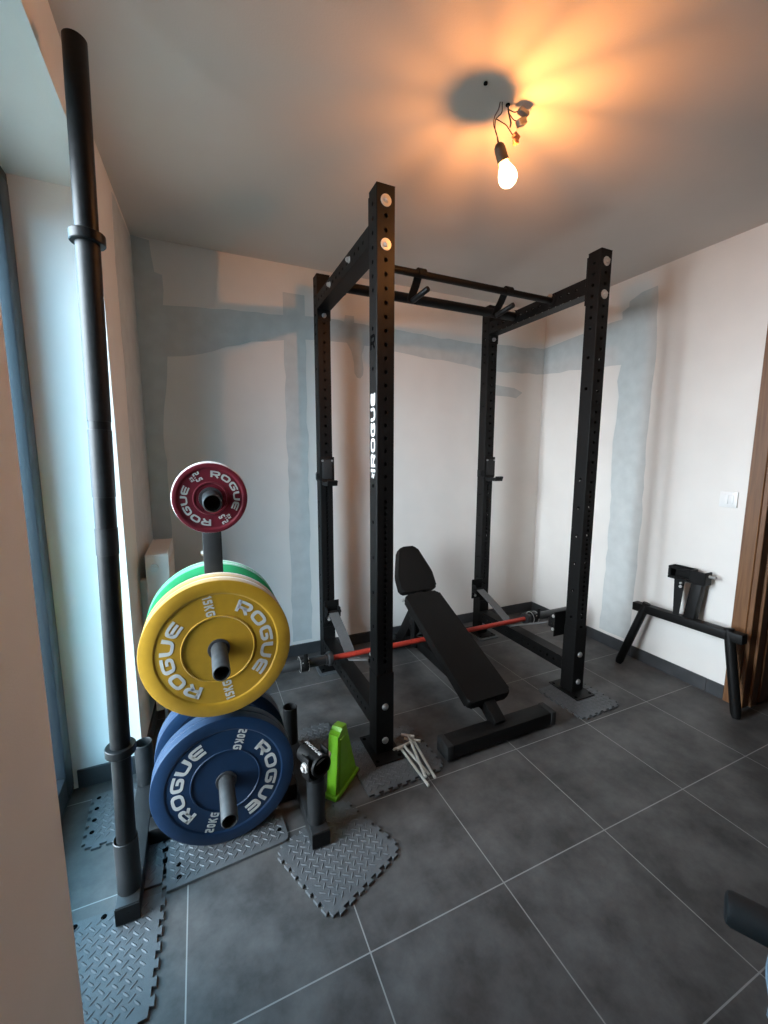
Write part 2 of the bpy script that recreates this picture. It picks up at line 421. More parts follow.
# hall beyond the doorway
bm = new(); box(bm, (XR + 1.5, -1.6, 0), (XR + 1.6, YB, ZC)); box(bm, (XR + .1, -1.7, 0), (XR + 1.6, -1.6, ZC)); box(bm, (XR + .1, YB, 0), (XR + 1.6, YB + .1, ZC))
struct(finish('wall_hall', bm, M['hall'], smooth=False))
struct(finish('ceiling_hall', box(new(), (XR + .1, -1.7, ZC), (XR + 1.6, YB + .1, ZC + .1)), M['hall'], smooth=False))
# baseboards (tile strips)
BH = .078
def strip(bm, a, b, n, h0=0):
    """tile skirting from a to b, standing out along n, with thin joints"""
    a = Vector((a[0], a[1], 0)); b = Vector((b[0], b[1], 0)); L = (b - a).length; d = (b - a).normalized(); n = Vector((n[0], n[1], 0)); x = 0
    while x < L - 1e-4:
        e = min(L, x + TILE)
        m4 = Matrix((( d.x, n.x, 0, a.x), (d.y, n.y, 0, a.y), (0, 0, 1, 0), (0, 0, 0, 1)))
        box(bm, (x + .0008, 0, 0), (e - .0008, .009, BH), .0012, 1, m4); x = e
    return bm
struct(finish('baseboard_back', strip(new(), (XR, YB), (XC, YB), (0, -1)), M['base']))
struct(finish('baseboard_right', strip(new(), (XR, YB - .01), (XR, .292), (-1, 0)), M['base']))
jd = Vector((XC - XL, YB - FJ)).normalized()
bm = strip(new(), (XC, YB - .01), (XL, FJ - .009), (jd.y, -jd.x)); strip(bm, (XL, FJ), (WO + .016, FJ), (0, -1))
strip(bm, (XL, NJ - .01), (XL, YF), (1, 0))
struct(finish('baseboard_left', bm, M['base']))
# door casing and dark door leaf standing open into the hall
bm = new()
for y0, y1 in ((D1, D1 + .065), (D0 - .065, D0)): box(bm, (XR - .016, y0, 0), (XR, y1, DH + .065), .003, 1)
box(bm, (XR - .016, D0, DH), (XR, D1, DH + .065), .003, 1)
dr = struct(finish('door_1', bm, M['wood']))
bm = new()
for y0, y1 in ((D1 - .022, D1), (D0, D0 + .022)):
    box(bm, (XR - .01, y0, 0), (XR + .10, y1, DH), .002, 1)
for y0, y1 in ((D1 - .036, D1 - .022), (D0 + .022, D0 + .036)):
    box(bm, (XR + .045, y0, 0), (XR + .10, y1, DH - .022), .002, 1)
box(bm, (XR - .01, D0 + .022, DH - .022), (XR + .10, D1 - .022, DH), .002, 1)
finish('door_frame', bm, M['wood'], dr)
bm = box(new(), (XR + .115, D1 - .04, .008), (XR + .93, D1, DH - .03), .002, 1)
finish('door_leaf', bm, M['wood'], dr)
# window: tall anthracite frame, opening sash and panes
bm = new()
fx0, fx1 = WO - .07, WO
y0, y1 = NJ - .03, FJO + .02
box(bm, (fx0, y1 - .075, 0), (fx1, y1, ZH), .004, 1); box(bm, (fx0, y0, 0), (fx1, y0 + .075, ZH), .004, 1)
box(bm, (fx0, y0 + .075, ZH - .07), (fx1, y1 - .075, ZH), .004, 1); box(bm, (fx0, y0 + .075, 0), (fx1, y1 - .075, .07), .004, 1)
wf = struct(finish('window_1', bm, M['frame']))
bm = new(); sx0, sx1 = WO - .055, WO + .014; a, b = y0 + .06, y1 - .06
box(bm, (sx0, b - .08, .05), (sx1, b, ZH - .05), .006, 2); box(bm, (sx0, a, .05), (sx1, a + .08, ZH - .05), .006, 2)
box(bm, (sx0, a + .08, ZH - .13), (sx1, b - .08, ZH - .05), .006, 2); box(bm, (sx0, a + .08, .05), (sx1, b - .08, .14), .006, 2)
sash = finish('sash', bm, M['frame'], wf)
finish('pane', box(new(), (WO - .026, a + .08, .14), (WO - .020, b - .08, ZH - .13)), M['glass'], sash, smooth=False)
struct(finish('ground', box(new(), (WO - 9, -9, -.2), (WO - .12, 9, -.1)), M['ground'], smooth=False))

# light switch
t = thing('light_switch', 'square white double light switch on the right wall beside the brown door casing', 'light switch', (XR, .372, 1.087))
finish('cover_plate', box(new(), (-.009, -.041, -.041), (0, .041, .041), .003, 2), M['switch'], t)
for i, (a, b) in enumerate(((-.024, -.0005), (.0005, .024))):
    finish('rocker', box(new(), (-.0125, a, -.024), (-.008, b, .024), .0015, 2), M['switch'], t)

# radiator on the left wall
t = thing('radiator', 'cream panel radiator on the left wall behind the weight plates', 'radiator', (-.09, 1.36, 0))
bm = new(); RY = .19
for x0 in (-.045, .033):
    s = box(bm, (x0, -RY + .004, .15), (x0 + .012, RY - .004, .865), .004, 2)
    for k in range(10):
        yy = -RY + .03 + k * .036
        box(bm, (x0 - .003 if x0 < 0 else x0 + .006, yy - .008, .19), (x0 + .003 if x0 < 0 else x0 + .0155, yy + .008, .83), .003, 1)
finish_each('panel', bm, M['radiator'], t)
bm = box(new(), (-.046, -RY, .145), (.046, -RY + .004, .872), .002, 1)
box(bm, (-.046, RY - .004, .145), (.046, RY, .872), .002, 1); finish_each('side_cover', bm, M['radiator'], t)
bm = new()
box(bm, (-.046, -RY, .870), (-.040, RY, .880), .002, 1); box(bm, (.040, -RY, .870), (.046, RY, .880), .002, 1)
for k in range(20): box(bm, (-.040, -RY + .002 + k * .0192, .871), (.040, -RY + .010 + k * .0192, .879), .001, 1)
finish('top_grille', bm, M['radiator'], t)
bm = cyl(new(), (-.012, -RY - .014, .82), (-.012, -RY, .82), .019, 6); cyl(bm, (-.012, -RY - .02, .82), (-.012, -RY - .014, .82), .009, 16)
finish('bleed_valve', bm, M['chrome'], t)
bm = cyl(new(), (-.005, -RY - .014, .19), (-.005, -RY, .19), .014, 14); cyl(bm, (-.005, -RY - .008, 0), (-.005, -RY - .008, .19), .008, 12)
finish('valve_pipe', bm, M['dullbolt'], t)
bm = new()
for yy in (-.1, .1): box(bm, (XL + .09, yy - .02, .3), (-.044, yy + .02, .75), .002, 1)
finish_each('wall_bracket', bm, M['radiator'], t)

# hanging bulb
bx, by = 1.056, .317
t = thing('pendant_bulb', 'bare glowing bulb hanging by loose wires from the ceiling', 'light bulb', (0, 0, 0))
t.location = (bx, by, ZC)
def prel(p): return (p[0] - bx, p[1] - by, p[2] - ZC)
ax = V(.076, -.022, -.207).normalized(); sk = V(1.0455, .317, 2.247) - V(bx, by, ZC)      # rim of the holder and the way it hangs
bm = lathe(new(), sk - ax * .056, ax, [(0, 0), (.010, .001), (.0155, .008), (.0175, .018), (.018, .052), (.0178, .056), (.0125, .056), (.0125, .02), (0, .02)], 28, closed=False)
holder = finish('lamp_holder', bm, M['brown'], t)
bm = lathe(new(), sk - ax * .004, ax, [(.0125, 0), (.0135, .004), (.0150, .010), (.0215, .022), (.0275, .036), (.0300, .048), (.0280, .061), (.0205, .071), (.0105, .077), (0, .078)], 32, closed=False)
finish('bulb_glass', bm, M['bulb'], holder)
bm = new(); x_, y_, _d = frame_of(ax); fc = sk + ax * .034
for k in range(5):
    a = 2 * PI * k / 5; r_0 = .0042
    e = x_ * math.cos(a) * r_0 + y_ * math.sin(a) * r_0
    cyl(bm, fc + e - ax * .007, fc + e + ax * .007, .0007, 5)
finish('filament', bm, M['filament'], holder, smooth=False)
cyl_ = cyl(new(), sk - ax * .02, fc - ax * .009, .0028, 10)
finish('filament_stem', cyl_, M['glass'], holder)
def wire(pts, m, r=.0016): return finish('wire', tube(new(), catmull([prel(p) for p in pts], 8), r, 8), M[m], t)
wire([(1.030, .325, 2.42), (1.022, .322, 2.395), (1.008, .322, 2.37), (1.006, .322, 2.345), (1.018, .322, 2.325), (1.024, .323, 2.302)], 'wire_b')
wire([(1.036, .322, 2.42), (1.034, .320, 2.39), (1.022, .321, 2.375), (1.012, .322, 2.362), (1.012, .322, 2.335), (1.022, .323, 2.318), (1.028, .322, 2.302)], 'wire_k')
wire([(1.058, .322, 2.42), (1.060, .318, 2.392), (1.066, .314, 2.366), (1.062, .312, 2.350)], 'wire_k', .0025)
wire([(1.012, .322, 2.366), (1.03, .318, 2.360), (1.05, .315, 2.353), (1.068, .312, 2.335), (1.076, .31, 2.328)], 'wire_b')
wire([(1.062, .320, 2.405), (1.075, .31, 2.395), (1.09, .305, 2.400)], 'wire_k')
wire([(1.062, .320, 2.395), (1.075, .312, 2.375), (1.088, .305, 2.370)], 'wire_b')
for p, m, s, rz in (((1.104, .302, 2.397), 'wago', (.018, .010, .007), .2), ((1.098, .302, 2.368), 'wago', (.016, .010, .010), -.5), ((1.084, .308, 2.326), 'orange', (.012, .008, .007), .5), ((1.083, .308, 2.312), 'orange', (.009, .007, .008), 1.2)):
    mt = Matrix.Translation(prel(p)) @ Matrix.Rotation(rz, 4, 'Y')
    b = box(new(), (-s[0], -s[1], -s[2]), s, .003, 2, mt); finish('wire_connector', b, M[m], t)

# ================================================================== FOAM MATS
MT = .010
def mat_outline(w, d, styles, tooth=.036, dep=.011):
    """rectangle 0..w, 0..d; styles for bottom, right, top, left edges: 't' toothed, 's' straight"""
    cs = [V(0, 0), V(w, 0), V(w, d), V(0, d)]; out = []
    for e in range(4):
        a, b = cs[e], cs[(e + 1) % 4]; L = (b - a).length; u = (b - a) / L; n = Vector((u.y, -u.x))
        out.append(a)
        if styles[e] == 't':
            k = max(2, int(round((L - .03) / tooth))); s = (L - .02) / k
            for i in range(k):
                c = .01 + s * (i + .5); g = s * .19; g2 = s * .30
                for off, q in ((-g, 0), (-g2, dep), (g2, dep), (g, 0)): out.append(a + u * (c + off) + n * q)
    return [(p.x, p.y) for p in out]
def vec2(x, y): return Vector((x, y))
def inside(p, poly):
    r = False; n = len(poly)
    for i in range(n):
        (x1, y1), (x2, y2) = poly[i], poly[(i + 1) % n]
        if (y1 > p[1]) != (y2 > p[1]) and p[0] < (x2 - x1) * (p[1] - y1) / (y2 - y1) + x1: r = not r
    return r
def foam_mat(label, origin, rot, w, d, styles, pitch=.020, ang=PI / 4, holes=(), corner=0.0, z=0.0):
    global V
    outl = mat_outline_(w, d, styles)
    if corner: outl = outl
    bm = prism(new(), outl, 0, MT - .001, .001, 1)
    # raised tread: short bars in two alternating directions
    r = Matrix.Rotation(ang, 2); k = int(max(w, d) * 1.6 / pitch)
    for i in range(-k, k):
        for j in range(-k, k):
            p = r @ Vector((i * pitch, j * pitch)) + Vector((w / 2, d / 2))
            if not (.014 < p.x < w - .014 and .014 < p.y < d - .014): continue
            da = ang + (0 if (i + j) % 2 else PI / 2)
            u = Vector((math.cos(da), math.sin(da))); n = Vector((-u.y, u.x)); L, W = pitch * .62, pitch * .15
            base = [bm.verts.new((*(p + u * a + n * b), MT - .001)) for a, b in ((-L, 0), (-L * .5, -W), (L * .5, -W), (L, 0), (L * .5, W), (-L * .5, W))]
            t0 = bm.verts.new((*(p - u * L * .55), MT + .0009)); t1 = bm.verts.new((*(p + u * L * .55), MT + .0009))
            for f in ((base[0], base[1], t0), (base[1], base[2], t1, t0), (base[2], base[3], t1), (base[3], base[4], t1), (base[4], base[5], t0, t1), (base[5], base[0], t0)): bm.faces.new(f)
    for hx, hy in holes: cyl(bm, (hx, hy, MT - .0005), (hx, hy, MT + .0004), .0075, 14, mi=1)
    o = finish('foam_mat', bm, [M['foam'], M['black_print']], None, smooth=False)
    o.location = (*origin, z); o.rotation_euler = (0, 0, rot)
    return tag(o, label, 'floor mat', 'interlocking foam mat pieces')
def mat_outline_(w, d, styles, tooth=.038, dep=.012):
    cs = [vec2(0, 0), vec2(w, 0), vec2(w, d), vec2(0, d)]; out = []
    for e in range(4):
        a, b = cs[e], cs[(e + 1) % 4]; L = (b - a).length; u = (b - a) / L; n = Vector((u.y, -u.x)); pu = (cs[e] - cs[e - 1]).normalized()
        if styles[e] == 's' and styles[e - 1] == 's':
            for i in range(5):
                q = i / 4; s = a - pu * .02; ee = a + u * .02; out.append(s * (1 - q) ** 2 + a * 2 * q * (1 - q) + ee * q * q)
        else: out.append(a)
        if styles[e] == 't':
            k = max(2, int(round((L - .03) / tooth))); s = (L - .02) / k
            for i in range(k):
                c = .01 + s * (i + .5); g = s * .19; g2 = s * .31
                for off, q in ((-g, 0), (-g2, dep), (g2, dep), (g, 0)): out.append(a + u * (c + off) + n * q)
    return [(p.x, p.y) for p in out]
foam_mat('black foam mat piece in the front left corner under the foot holding the long bar', (-.415, .098), -.03, .335, .305, 'ttst', holes=((.06, .29), (.12, .29), (.19, .29)))
foam_mat('black foam mat piece beside the window with holes along its edge', (-.318, .655), .05, .150, .25, 'tsst', holes=((.012, .06), (.012, .115), (.012, .17), (.012, .225)), z=0)
foam_mat('black foam mat under the blue plates with a straight cut front edge', (-.058, .388), .065, .375, .30, 'ssst', holes=((.035, .03), (.035, .075), (.352, .05)))
foam_mat('toothed foam mat strip along the inner side of the left tree foot', (-.165, .425), 0.0, .092, .19, 'stst', pitch=.022)
foam_mat('square toothed foam mat laid at an angle under the front right tree foot', (.381, .118), .398, .285, .285, 'tttt', ang=PI / 4 - .12)
foam_mat('foam mat under the front left rack post with the steel pins on it', (.635, .468), .05, .345, .30, 'ttts')
foam_mat('foam mat piece under the front right rack post', (1.795, .478), .03, .275, .29, 'ttst')
foam_mat('foam mat offcut behind the green chock by the rear tree foot', (.352, .735), .02, .27, .22, 'tsts')
foam_mat('small foam mat offcut under the rear left rack post', (.70, 1.405), 0, .17, .21, 'ssss')
foam_mat('small foam mat offcut under the rear right rack post', (1.87, 1.405), 0, .17, .21, 'ssss')

# ================================================================== POWER RACK
U = .076; XA, XB, YA, YBk = .783, 1.953, .690, 1.528; TOP = 2.298; Z0 = MT
rack = thing('power_rack', 'tall black four post power rack with pull-up bars standing in the corner', 'power rack', ((XA + XB) / 2, (YA + YBk) / 2, MT + .001))
RO = rack.location.copy()
def rl(x, y, z): return Vector((x, y, z)) - RO
def holed_face(bm, org, ux, uz, nrm, w, z0, z1, zs, hr=.0082, th=.005):
    """face of a box section, width w along ux, with round holes at heights zs"""
    zs = sorted(z for z in zs if z0 + .014 < z < z1 - .014)
    cuts = [z0] + [(a + b) / 2 for a, b in zip(zs, zs[1:])] + [z1] if zs else [z0, z1]
    P = lambda a, b, c=0: org + ux * a + uz * b - nrm * c
    N = 12
    for i, z in enumerate(zs):
        lo, hi = max(cuts[i], z - .0125), min(cuts[i + 1], z + .0125)
        if lo > cuts[i] + 1e-6: bm.faces.new([bm.verts.new(P(*q)) for q in ((-w / 2, cuts[i]), (w / 2, cuts[i]), (w / 2, lo), (-w / 2, lo))])
        if hi < cuts[i + 1] - 1e-6: bm.faces.new([bm.verts.new(P(*q)) for q in ((-w / 2, hi), (w / 2, hi), (w / 2, cuts[i + 1]), (-w / 2, cuts[i + 1]))])
        outer = []; inner = []; deep = []
        for k in range(N):
            a = 2 * PI * (k + .5) / N; c, s = math.cos(a), math.sin(a)
            outer.append(None)
            inner.append(bm.verts.new(P(hr * c, z + hr * s))); deep.append(bm.verts.new(P(hr * c, z + hr * s, th)))
        # outer loop: project ring directions on the cell rectangle
        hw, h0, h1 = w / 2, z - lo, hi - z
        for k in range(N):
            a = 2 * PI * (k + .5) / N; c, s = math.cos(a), math.sin(a)
            tx = hw / abs(c) if abs(c) > 1e-6 else 1e9; ty = (h1 if s > 0 else h0) / abs(s) if abs(s) > 1e-6 else 1e9; q = min(tx, ty)
            outer[k] = bm.verts.new(P(q * c, z + q * s))
        corners = {0: (hw, h1), 1: (-hw, h1), 2: (-hw, -h0), 3: (hw, -h0)}
        cv = {}
        for k in range(N):
            k2 = (k + 1) % N
            a0, a1 = 2 * PI * (k + .5) / N, 2 * PI * (k + 1.5) / N
            ins = None
            for ci, (cx, cz) in corners.items():
                ca = math.atan2(cz, cx) % (2 * PI)
                for off in (0, 2 * PI):
                    if a0 < ca + off <= a1: ins = (cx, cz)
            loop = [inner[k], outer[k]] + ([bm.verts.new(P(ins[0], z + ins[1]))] if ins else []) + [outer[k2], inner[k2]]
            bm.faces.new(loop); bm.faces.new((inner[k], inner[k2], deep[k2], deep[k]))
    if not zs: bm.faces.new([bm.verts.new(P(*q)) for q in ((-w / 2, z0), (w / 2, z0), (w / 2, z1), (-w / 2, z1))])
    return bm
zfront = []
z = TOP - .054
while z > .06:
    zfront.append(z); z -= .0254 if .46 < z < 1.17 else .0508
zfront = [z - MT for z in zfront]
zside = [TOP - .054 - .0508 * k - MT for k in range(7)] + [zz - MT for zz in (1.80, 1.65, 1.19, 1.04, .89, .74, .59, .44, .29)]
def upright(x, y):
    bm = new(); w = U; r = .004; c = rl(x, y, MT); c.z = 0
    for nx, ny, zs in ((0, -1, zfront), (0, 1, zfront), (-1, 0, zside), (1, 0, zside)):
        n = V(nx, ny, 0); ux = V(-ny, nx, 0)
        holed_face(bm, c + n * (w / 2), ux, V(0, 0, 1), n, w - 2 * r, .006, TOP - MT, zs)
    for sx in (-1, 1):
        for sy in (-1, 1):
            cc = c + V(sx * (w / 2 - r), sy * (w / 2 - r), 0); prev = None
            for k in range(4):
                a = PI / 2 * k / 3; v = V(sx * math.cos(a) * r, sy * math.sin(a) * r, 0)
                cur = (bm.verts.new(cc + v + V(0, 0, .006)), bm.verts.new(cc + v + V(0, 0, TOP - MT)))
                if prev: bm.faces.new((prev[0], cur[0], cur[1], prev[1]))
                prev = cur
    ht = w / 2
    box(bm, c + V(-ht, -ht, TOP - MT - .0005), c + V(ht, ht, TOP - MT + .0025), .001, 1)
    bmesh.ops.remove_doubles(bm, verts=bm.verts[:], dist=1e-5)
    return finish('upright', bm, M['black'], rack, smooth=False)
posts = {}
for key, x, y in (('fl', XA, YA), ('fr', XB, YA), ('bl', XA, YBk), ('br', XB, YBk)):
    posts[key] = upright(x, y)
    bm = box(new(), rl(x - .068, y - .10, MT), rl(x + .068, y + .10, MT + .006), .0015, 1)
    fp = finish('foot_plate', bm, M['black'], rack)
    bm = new()
    for sx in (-1, 1):
        for sy in (-1, 1): cyl(bm, rl(x + sx * .052, y + sy * .078, MT + .0055), rl(x + sx * .052, y + sy * .078, MT + .0066), .008, 12)
    finish_each('anchor_hole', bm, M['black_print'], fp)
for key, x in (('fl', XA), ('fr', XB)):
    bm = new(); a, b = U / 2, U / 2 + .0028
    for lo, hi in (((-b, -b), (b, -a)), ((-b, -a), (-a, b)), ((a, -a), (b, b))): box(bm, rl(x + lo[0], YA + lo[1], .02), rl(x + hi[0], YA + hi[1], .385), .0006, 1)
    finish('post_sleeve', bm, M['black'], posts[key])
# side beams with end flanges
def side_beam(x, zc, hole_side, fl0, fl1):
    bm = new(); y0, y1 = YA + U / 2 + .006, YBk - U / 2 - .006
    c = rl(x, 0, zc); zs = [y0 + .055 + .0508 * k for k in range(14)]
    hw = U / 2
    for n, ux, zz in ((V(-1, 0, 0), V(0, 0, 1), zs), (V(1, 0, 0), V(0, 0, 1), zs), (V(0, 0, 1), V(1, 0, 0), []), (V(0, 0, -1), V(1, 0, 0), [])):
        holed_face(bm, V(c.x, -RO.y, c.z) + n * hw, ux, V(0, 1, 0), n, U - .002, y0, y1, zz)
    for y in (y0 - .006, y1):
        box(bm, V(c.x - hw, y - RO.y, fl0 - RO.z), V(c.x + hw, y + .006 - RO.y, fl1 - RO.z), .001, 1)
    return finish('side_beam', bm, M['black'], rack, smooth=False)
for x in (XA, XB):
    side_beam(x, 2.152, None, 2.06, 2.285); side_beam(x, .154, None, .04, .27)
    # rear flange tab of the upper beam with its own bolt
def bolt(p, n, m='chrome', r=.0215, name='bolt'):
    p = Vector(p); n = Vector(n)
    bm = lathe(new(), p, n, [(0, 0), (r, 0), (r, .0018), (r - .001, .003), (.0105, .003), (0, .003)], 24, closed=False)
    off = n.cross(V(0, 0, 1)) * .0
    cyl(bm, p + n * .003, p + n * .0125, .0105, 6); cyl(bm, p + n * .0125, p + n * .016, .0065, 14)
    return finish(name, bm, M[m], rack)
def dome(p, n, r=.015):
    return finish('bolt', lathe(new(), Vector(p), Vector(n), [(0, 0), (r, 0), (r, .003), (r * .85, .0065), (r * .5, .0095), (0, .0105)], 24, closed=False), M['dullbolt'], rack)
for x in (XA, XB):
    for zz in (2.246, 2.0955): bolt(rl(x, YA - U / 2, zz), (0, -1, 0))
    for zz in (.234, .076): dome(rl(x, YA - U / 2 - .0028, zz), (0, -1, 0))
    for zz in (2.244, 2.0935, .234, .076): bolt(rl(x, YBk + U / 2, zz), (0, 1, 0), 'dullbolt', .0145)
    bolt(rl(x, YBk - U / 2 - .006, 2.083), (0, -1, 0), 'dullbolt', .013)
    bolt(rl(x, YBk - U / 2 - .006, .09), (0, -1, 0), 'dullbolt', .013)
# pull-up bars
Y1, Y2, ZP = .955, 1.245, 2.155
bm = cyl(new(), rl(XA + U / 2, Y1, ZP), rl(XB - U / 2, Y1, ZP), .0165, 24)
for x0, x1 in ((XA + U / 2, XA + U / 2 + .006), (XB - U / 2 - .006, XB - U / 2)): cyl(bm, rl(x0, Y1, ZP), rl(x1, Y1, ZP), .034, 24)
finish('pullup_bar', bm, M['black'], rack)
bm = cyl(new(), rl(XA + U / 2, Y2, ZP), rl(XB - U / 2, Y2, ZP), .025, 28)
for x0, x1 in ((XA + U / 2, XA + U / 2 + .006), (XB - U / 2 - .006, XB - U / 2)): cyl(bm, rl(x0, Y2, ZP), rl(x1, Y2, ZP), .037, 24)
finish('fat_pullup_bar', bm, M['black'], rack)
for x, n in ((XA - U / 2, -1), (XB + U / 2, 1)):
    for y in (Y1, Y2): bolt(rl(x, y, ZP), (n, 0, 0), 'chrome', .014)
for x, n in ((XA + U / 2, 1), (XB - U / 2, -1)):
    for y in (Y1 - .002, Y2 - .002): bolt(rl(x + n * .006, y, ZP + .024), (n, 0, 0), 'chrome', .011)
# name and mark on the outer face of the front left post
fx = XA - U / 2
fn = lambda a, b: rl(fx, YA - .022 + b, 1.402 + a)
fn2 = lambda a, b: rl(fx, YA - .016 + b, 1.232 + a)
for word, f_, hh, ww, gg in (('IROGUE', fn, .043, 1.22, .17), ('~', fn2, .030, .9, .1)):
    d = finish('lettering' if word != '~' else 'emblem', text_mesh(new(), word, f_, hh, (-1, 0, 0), .0006, ww, gg), M['white_print'], posts['fl']); d['label'] = 'white lettering' if word != '~' else 'small white emblem'
fn3 = lambda a, b: rl(fx, YA + .0 - a, 1.725 + b)
# upright cut-out letter
bm = text_mesh(new(), 'R', fn3, .055, (-1, 0, 0), .0006, .85, .1)
d = finish('cutout_letter', bm, M['black_print'], posts['fl']); d['label'] = 'black cut-out letter'

# j-cups on the rear posts
def j_cup(x, label):
    t = thing('j_cup', label, 'barbell hook', (x, YBk - U / 2, 1.165), 0, 'barbell hooks on the rear rack posts')
    bm = box(new(), (-.044, -.014, 0), (.044, 0, .14), .003, 2)
    box(bm, (-.044, -.014, .0), (-.0385, .07, .05), .002, 1); finish('body', bm, M['black'], t)
    bm = box(new(), (-.030, -.022, .015), (.030, -.014, .125), .003, 2); finish('liner', bm, M['rubber'], t)
    pr_ = [(0, 0), (-.010, -.022), (-.115, -.022), (-.125, .006), (-.113, .010), (-.108, -.004), (-.02, -.004), (-.014, .012), (0, .012)]
    s = new(); prism(s, pr_, -.03, .03, .002, 1)
    m4 = Matrix(((0, 0, 1, 0), (1, 0, 0, 0), (0, 1, 0, 0), (0, 0, 0, 1)))
    finish('lip', addbm(new(), s, m4), M['black'], t)
    bm = new()
    for sx in (-.028, .028): cyl(bm, (sx, -.016, .118), (sx, -.0245, .118), .006, 12)
    finish_each('rivet', bm, M['dullbolt'], t)
    bm = box(new(), (-.052, .012, .008), (-.044, .052, .044), .003, 2); finish('locking_tab', bm, M['blacktube'], t)
j_cup(XA, 'black barbell hook on the rear left rack post at chest height')
j_cup(XB, 'black barbell hook on the rear right rack post at chest height')

# safety straps
BARY, BARZ = 1.11, .262
def strap(x, label):
    t = thing('safety_strap', label, 'safety strap', (x, 1.11, .2), 0, 'safety straps inside the rack')
    o = t.location
    pts = [V(0, YBk - U / 2 - .03 - o.y, .372 - o.z), V(0, 1.30 - o.y, .315 - o.z), V(0, BARY + .028 - o.y, BARZ - .020 - o.z), V(0, BARY + .012 - o.y, BARZ - .0185 - o.z), V(0, BARY - .012 - o.y, BARZ - .0185 - o.z), V(0, BARY - .028 - o.y, BARZ - .016 - o.z), V(0, .93 - o.y, .318 - o.z), V(0, YA + U / 2 + .03 - o.y, .400 - o.z)]
    finish('webbing', ribbon(new(), catmull(pts, 5), (1, 0, 0), .058, .005), M['strap'], t)
    for yb, s, zc in ((YBk - U / 2, -1, .372), (YA + U / 2, 1, .400)):
        bm = new()
        y0, y1 = sorted((yb + s * .001, yb + s * .008)); box(bm, (-.046, y0 - o.y, zc - .075 - o.z), (.046, y1 - o.y, zc + .065 - o.z), .002, 1)
        for sx in (-1, 1):
            a, b = sorted((sx * .036, sx * .044)); y2, y3 = sorted((yb + s * .004, yb + s * .05))
            box(bm, (a, y2 - o.y, zc - .03 - o.z), (b, y3 - o.y, zc + .03 - o.z), .004, 2)
        br_ = finish('bracket', bm, M['black'], t)
        finish('pin', cyl(new(), (-.05, yb + s * .032 - o.y, zc - o.z), (.05, yb + s * .032 - o.y, zc - o.z), .009, 16), M['black'], t)
        bm = new()
        for dz in (-.035, -.052 if s < 0 else .04): lathe(bm, (-.046 if s > 0 else -.02, yb + s * .012 - o.y, zc + dz - o.z), (-1, 0, 0) if s > 0 else (0, -1, 0), [(0, 0), (.009, 0), (.008, .004), (0, .006)], 16, closed=False)
        finish_each('bolt', bm, M['chrome'], br_)
strap(.800, 'grey webbing safety strap on the left side of the rack under the red bar')
strap(1.885, 'grey webbing safety strap on the right side of the rack under the red bar')

# red barbell lying on the straps
def barbell():
    x0, x1 = .685, 1.985; xc = (x0 + x1) / 2
    t = thing('barbell', 'red shafted barbell lying low across the rack on the straps', 'barbell', (xc, BARY, BARZ)); hl = (x1 - x0) / 2
    finish('shaft', cyl(new(), (-hl, 0, 0), (hl, 0, 0), .0142, 28), M['red_bar'], t)
    for s in (-1, 1):
        bm = lathe(new(), (s * hl, 0, 0), (s, 0, 0), [(0, -.002), (.034, -.002), (.0365, .002), (.0365, .020), (.034, .024), (.0285, .026), (.0285, .036), (.025, .037), (.025, .440), (.023, .443), (.015, .443), (.015, .440), (0, .440)], 32, closed=False)
        o = finish('sleeve', bm, M['sleeve'], t); o['label'] = 'dark grey sleeve'
barbell()
def bar_collar(x, label, s):
    t = thing('barbell_collar', label, 'barbell collar', (x, BARY, BARZ), 0, 'clamp collars on the red barbell')
    bm = lathe(new(), (-.02, 0, 0), (1, 0, 0), [(.0255, 0), (.037, 0), (.039, .003), (.039, .037), (.037, .04), (.0255, .04)], 32)
    box(bm, (-.018, -.05, .012), (.018, -.028, .04), .004, 2); finish('ring', bm, M['blacktube'], t)
    bm = box(new(), (-.011, -.058, .010), (.011, -.050, .078), .003, 2); finish('lever', bm, M['blacktube'], t)
    bm = new()
    for xx in (-.0215, .0205): lathe(bm, (xx, 0, 0), (1, 0, 0), [(.0365, 0), (.040, 0), (.040, .0012), (.0365, .0012)], 32)
    cyl(bm, (-.016, -.046, .03), (.016, -.046, .03), .005, 12)
    finish_each('chrome_trim', bm, M['chrome'], t)
bar_collar(.535, 'black lever clamp on the left sleeve of the red barbell', -1)
bar_collar(2.052, 'black lever clamp on the right sleeve of the red barbell', 1)

# neutral grip handles hung on the pull-up bar
def grip(x, label):
    t = thing('grip_handle', label, 'pull-up grip', (x, Y1, ZP), 0, 'grip handles hooked on the pull-up bar')
    R = .0225
    pts = [(0, -math.cos(a) * R, math.sin(a) * R) for a in [PI * k / 12 - .5 for k in range(13)]]
    pts = pts + [(0, .050, -.030), (0, .088, -.068), (0, .100, -.084), (.004, .100, -.094), (.010, .090, -.098)]
    finish('hook_strap', ribbon(new(), pts, (1, 0, 0), .040, .007), M['black'], t)
    bm = lathe(new(), (.004, .094, -.088), V(.034, -.100, .030), [(0, 0), (.0125, 0), (.0135, .002), (.0135, .106), (.0115, .110), (0, .110)], 20, closed=False)
    finish('handle', bm, M['blacktube'], t)
grip(1.100, 'black hooked grip handle near the left end of the pull-up bar')
grip(1.615, 'black hooked grip handle near the right end of the pull-up bar')

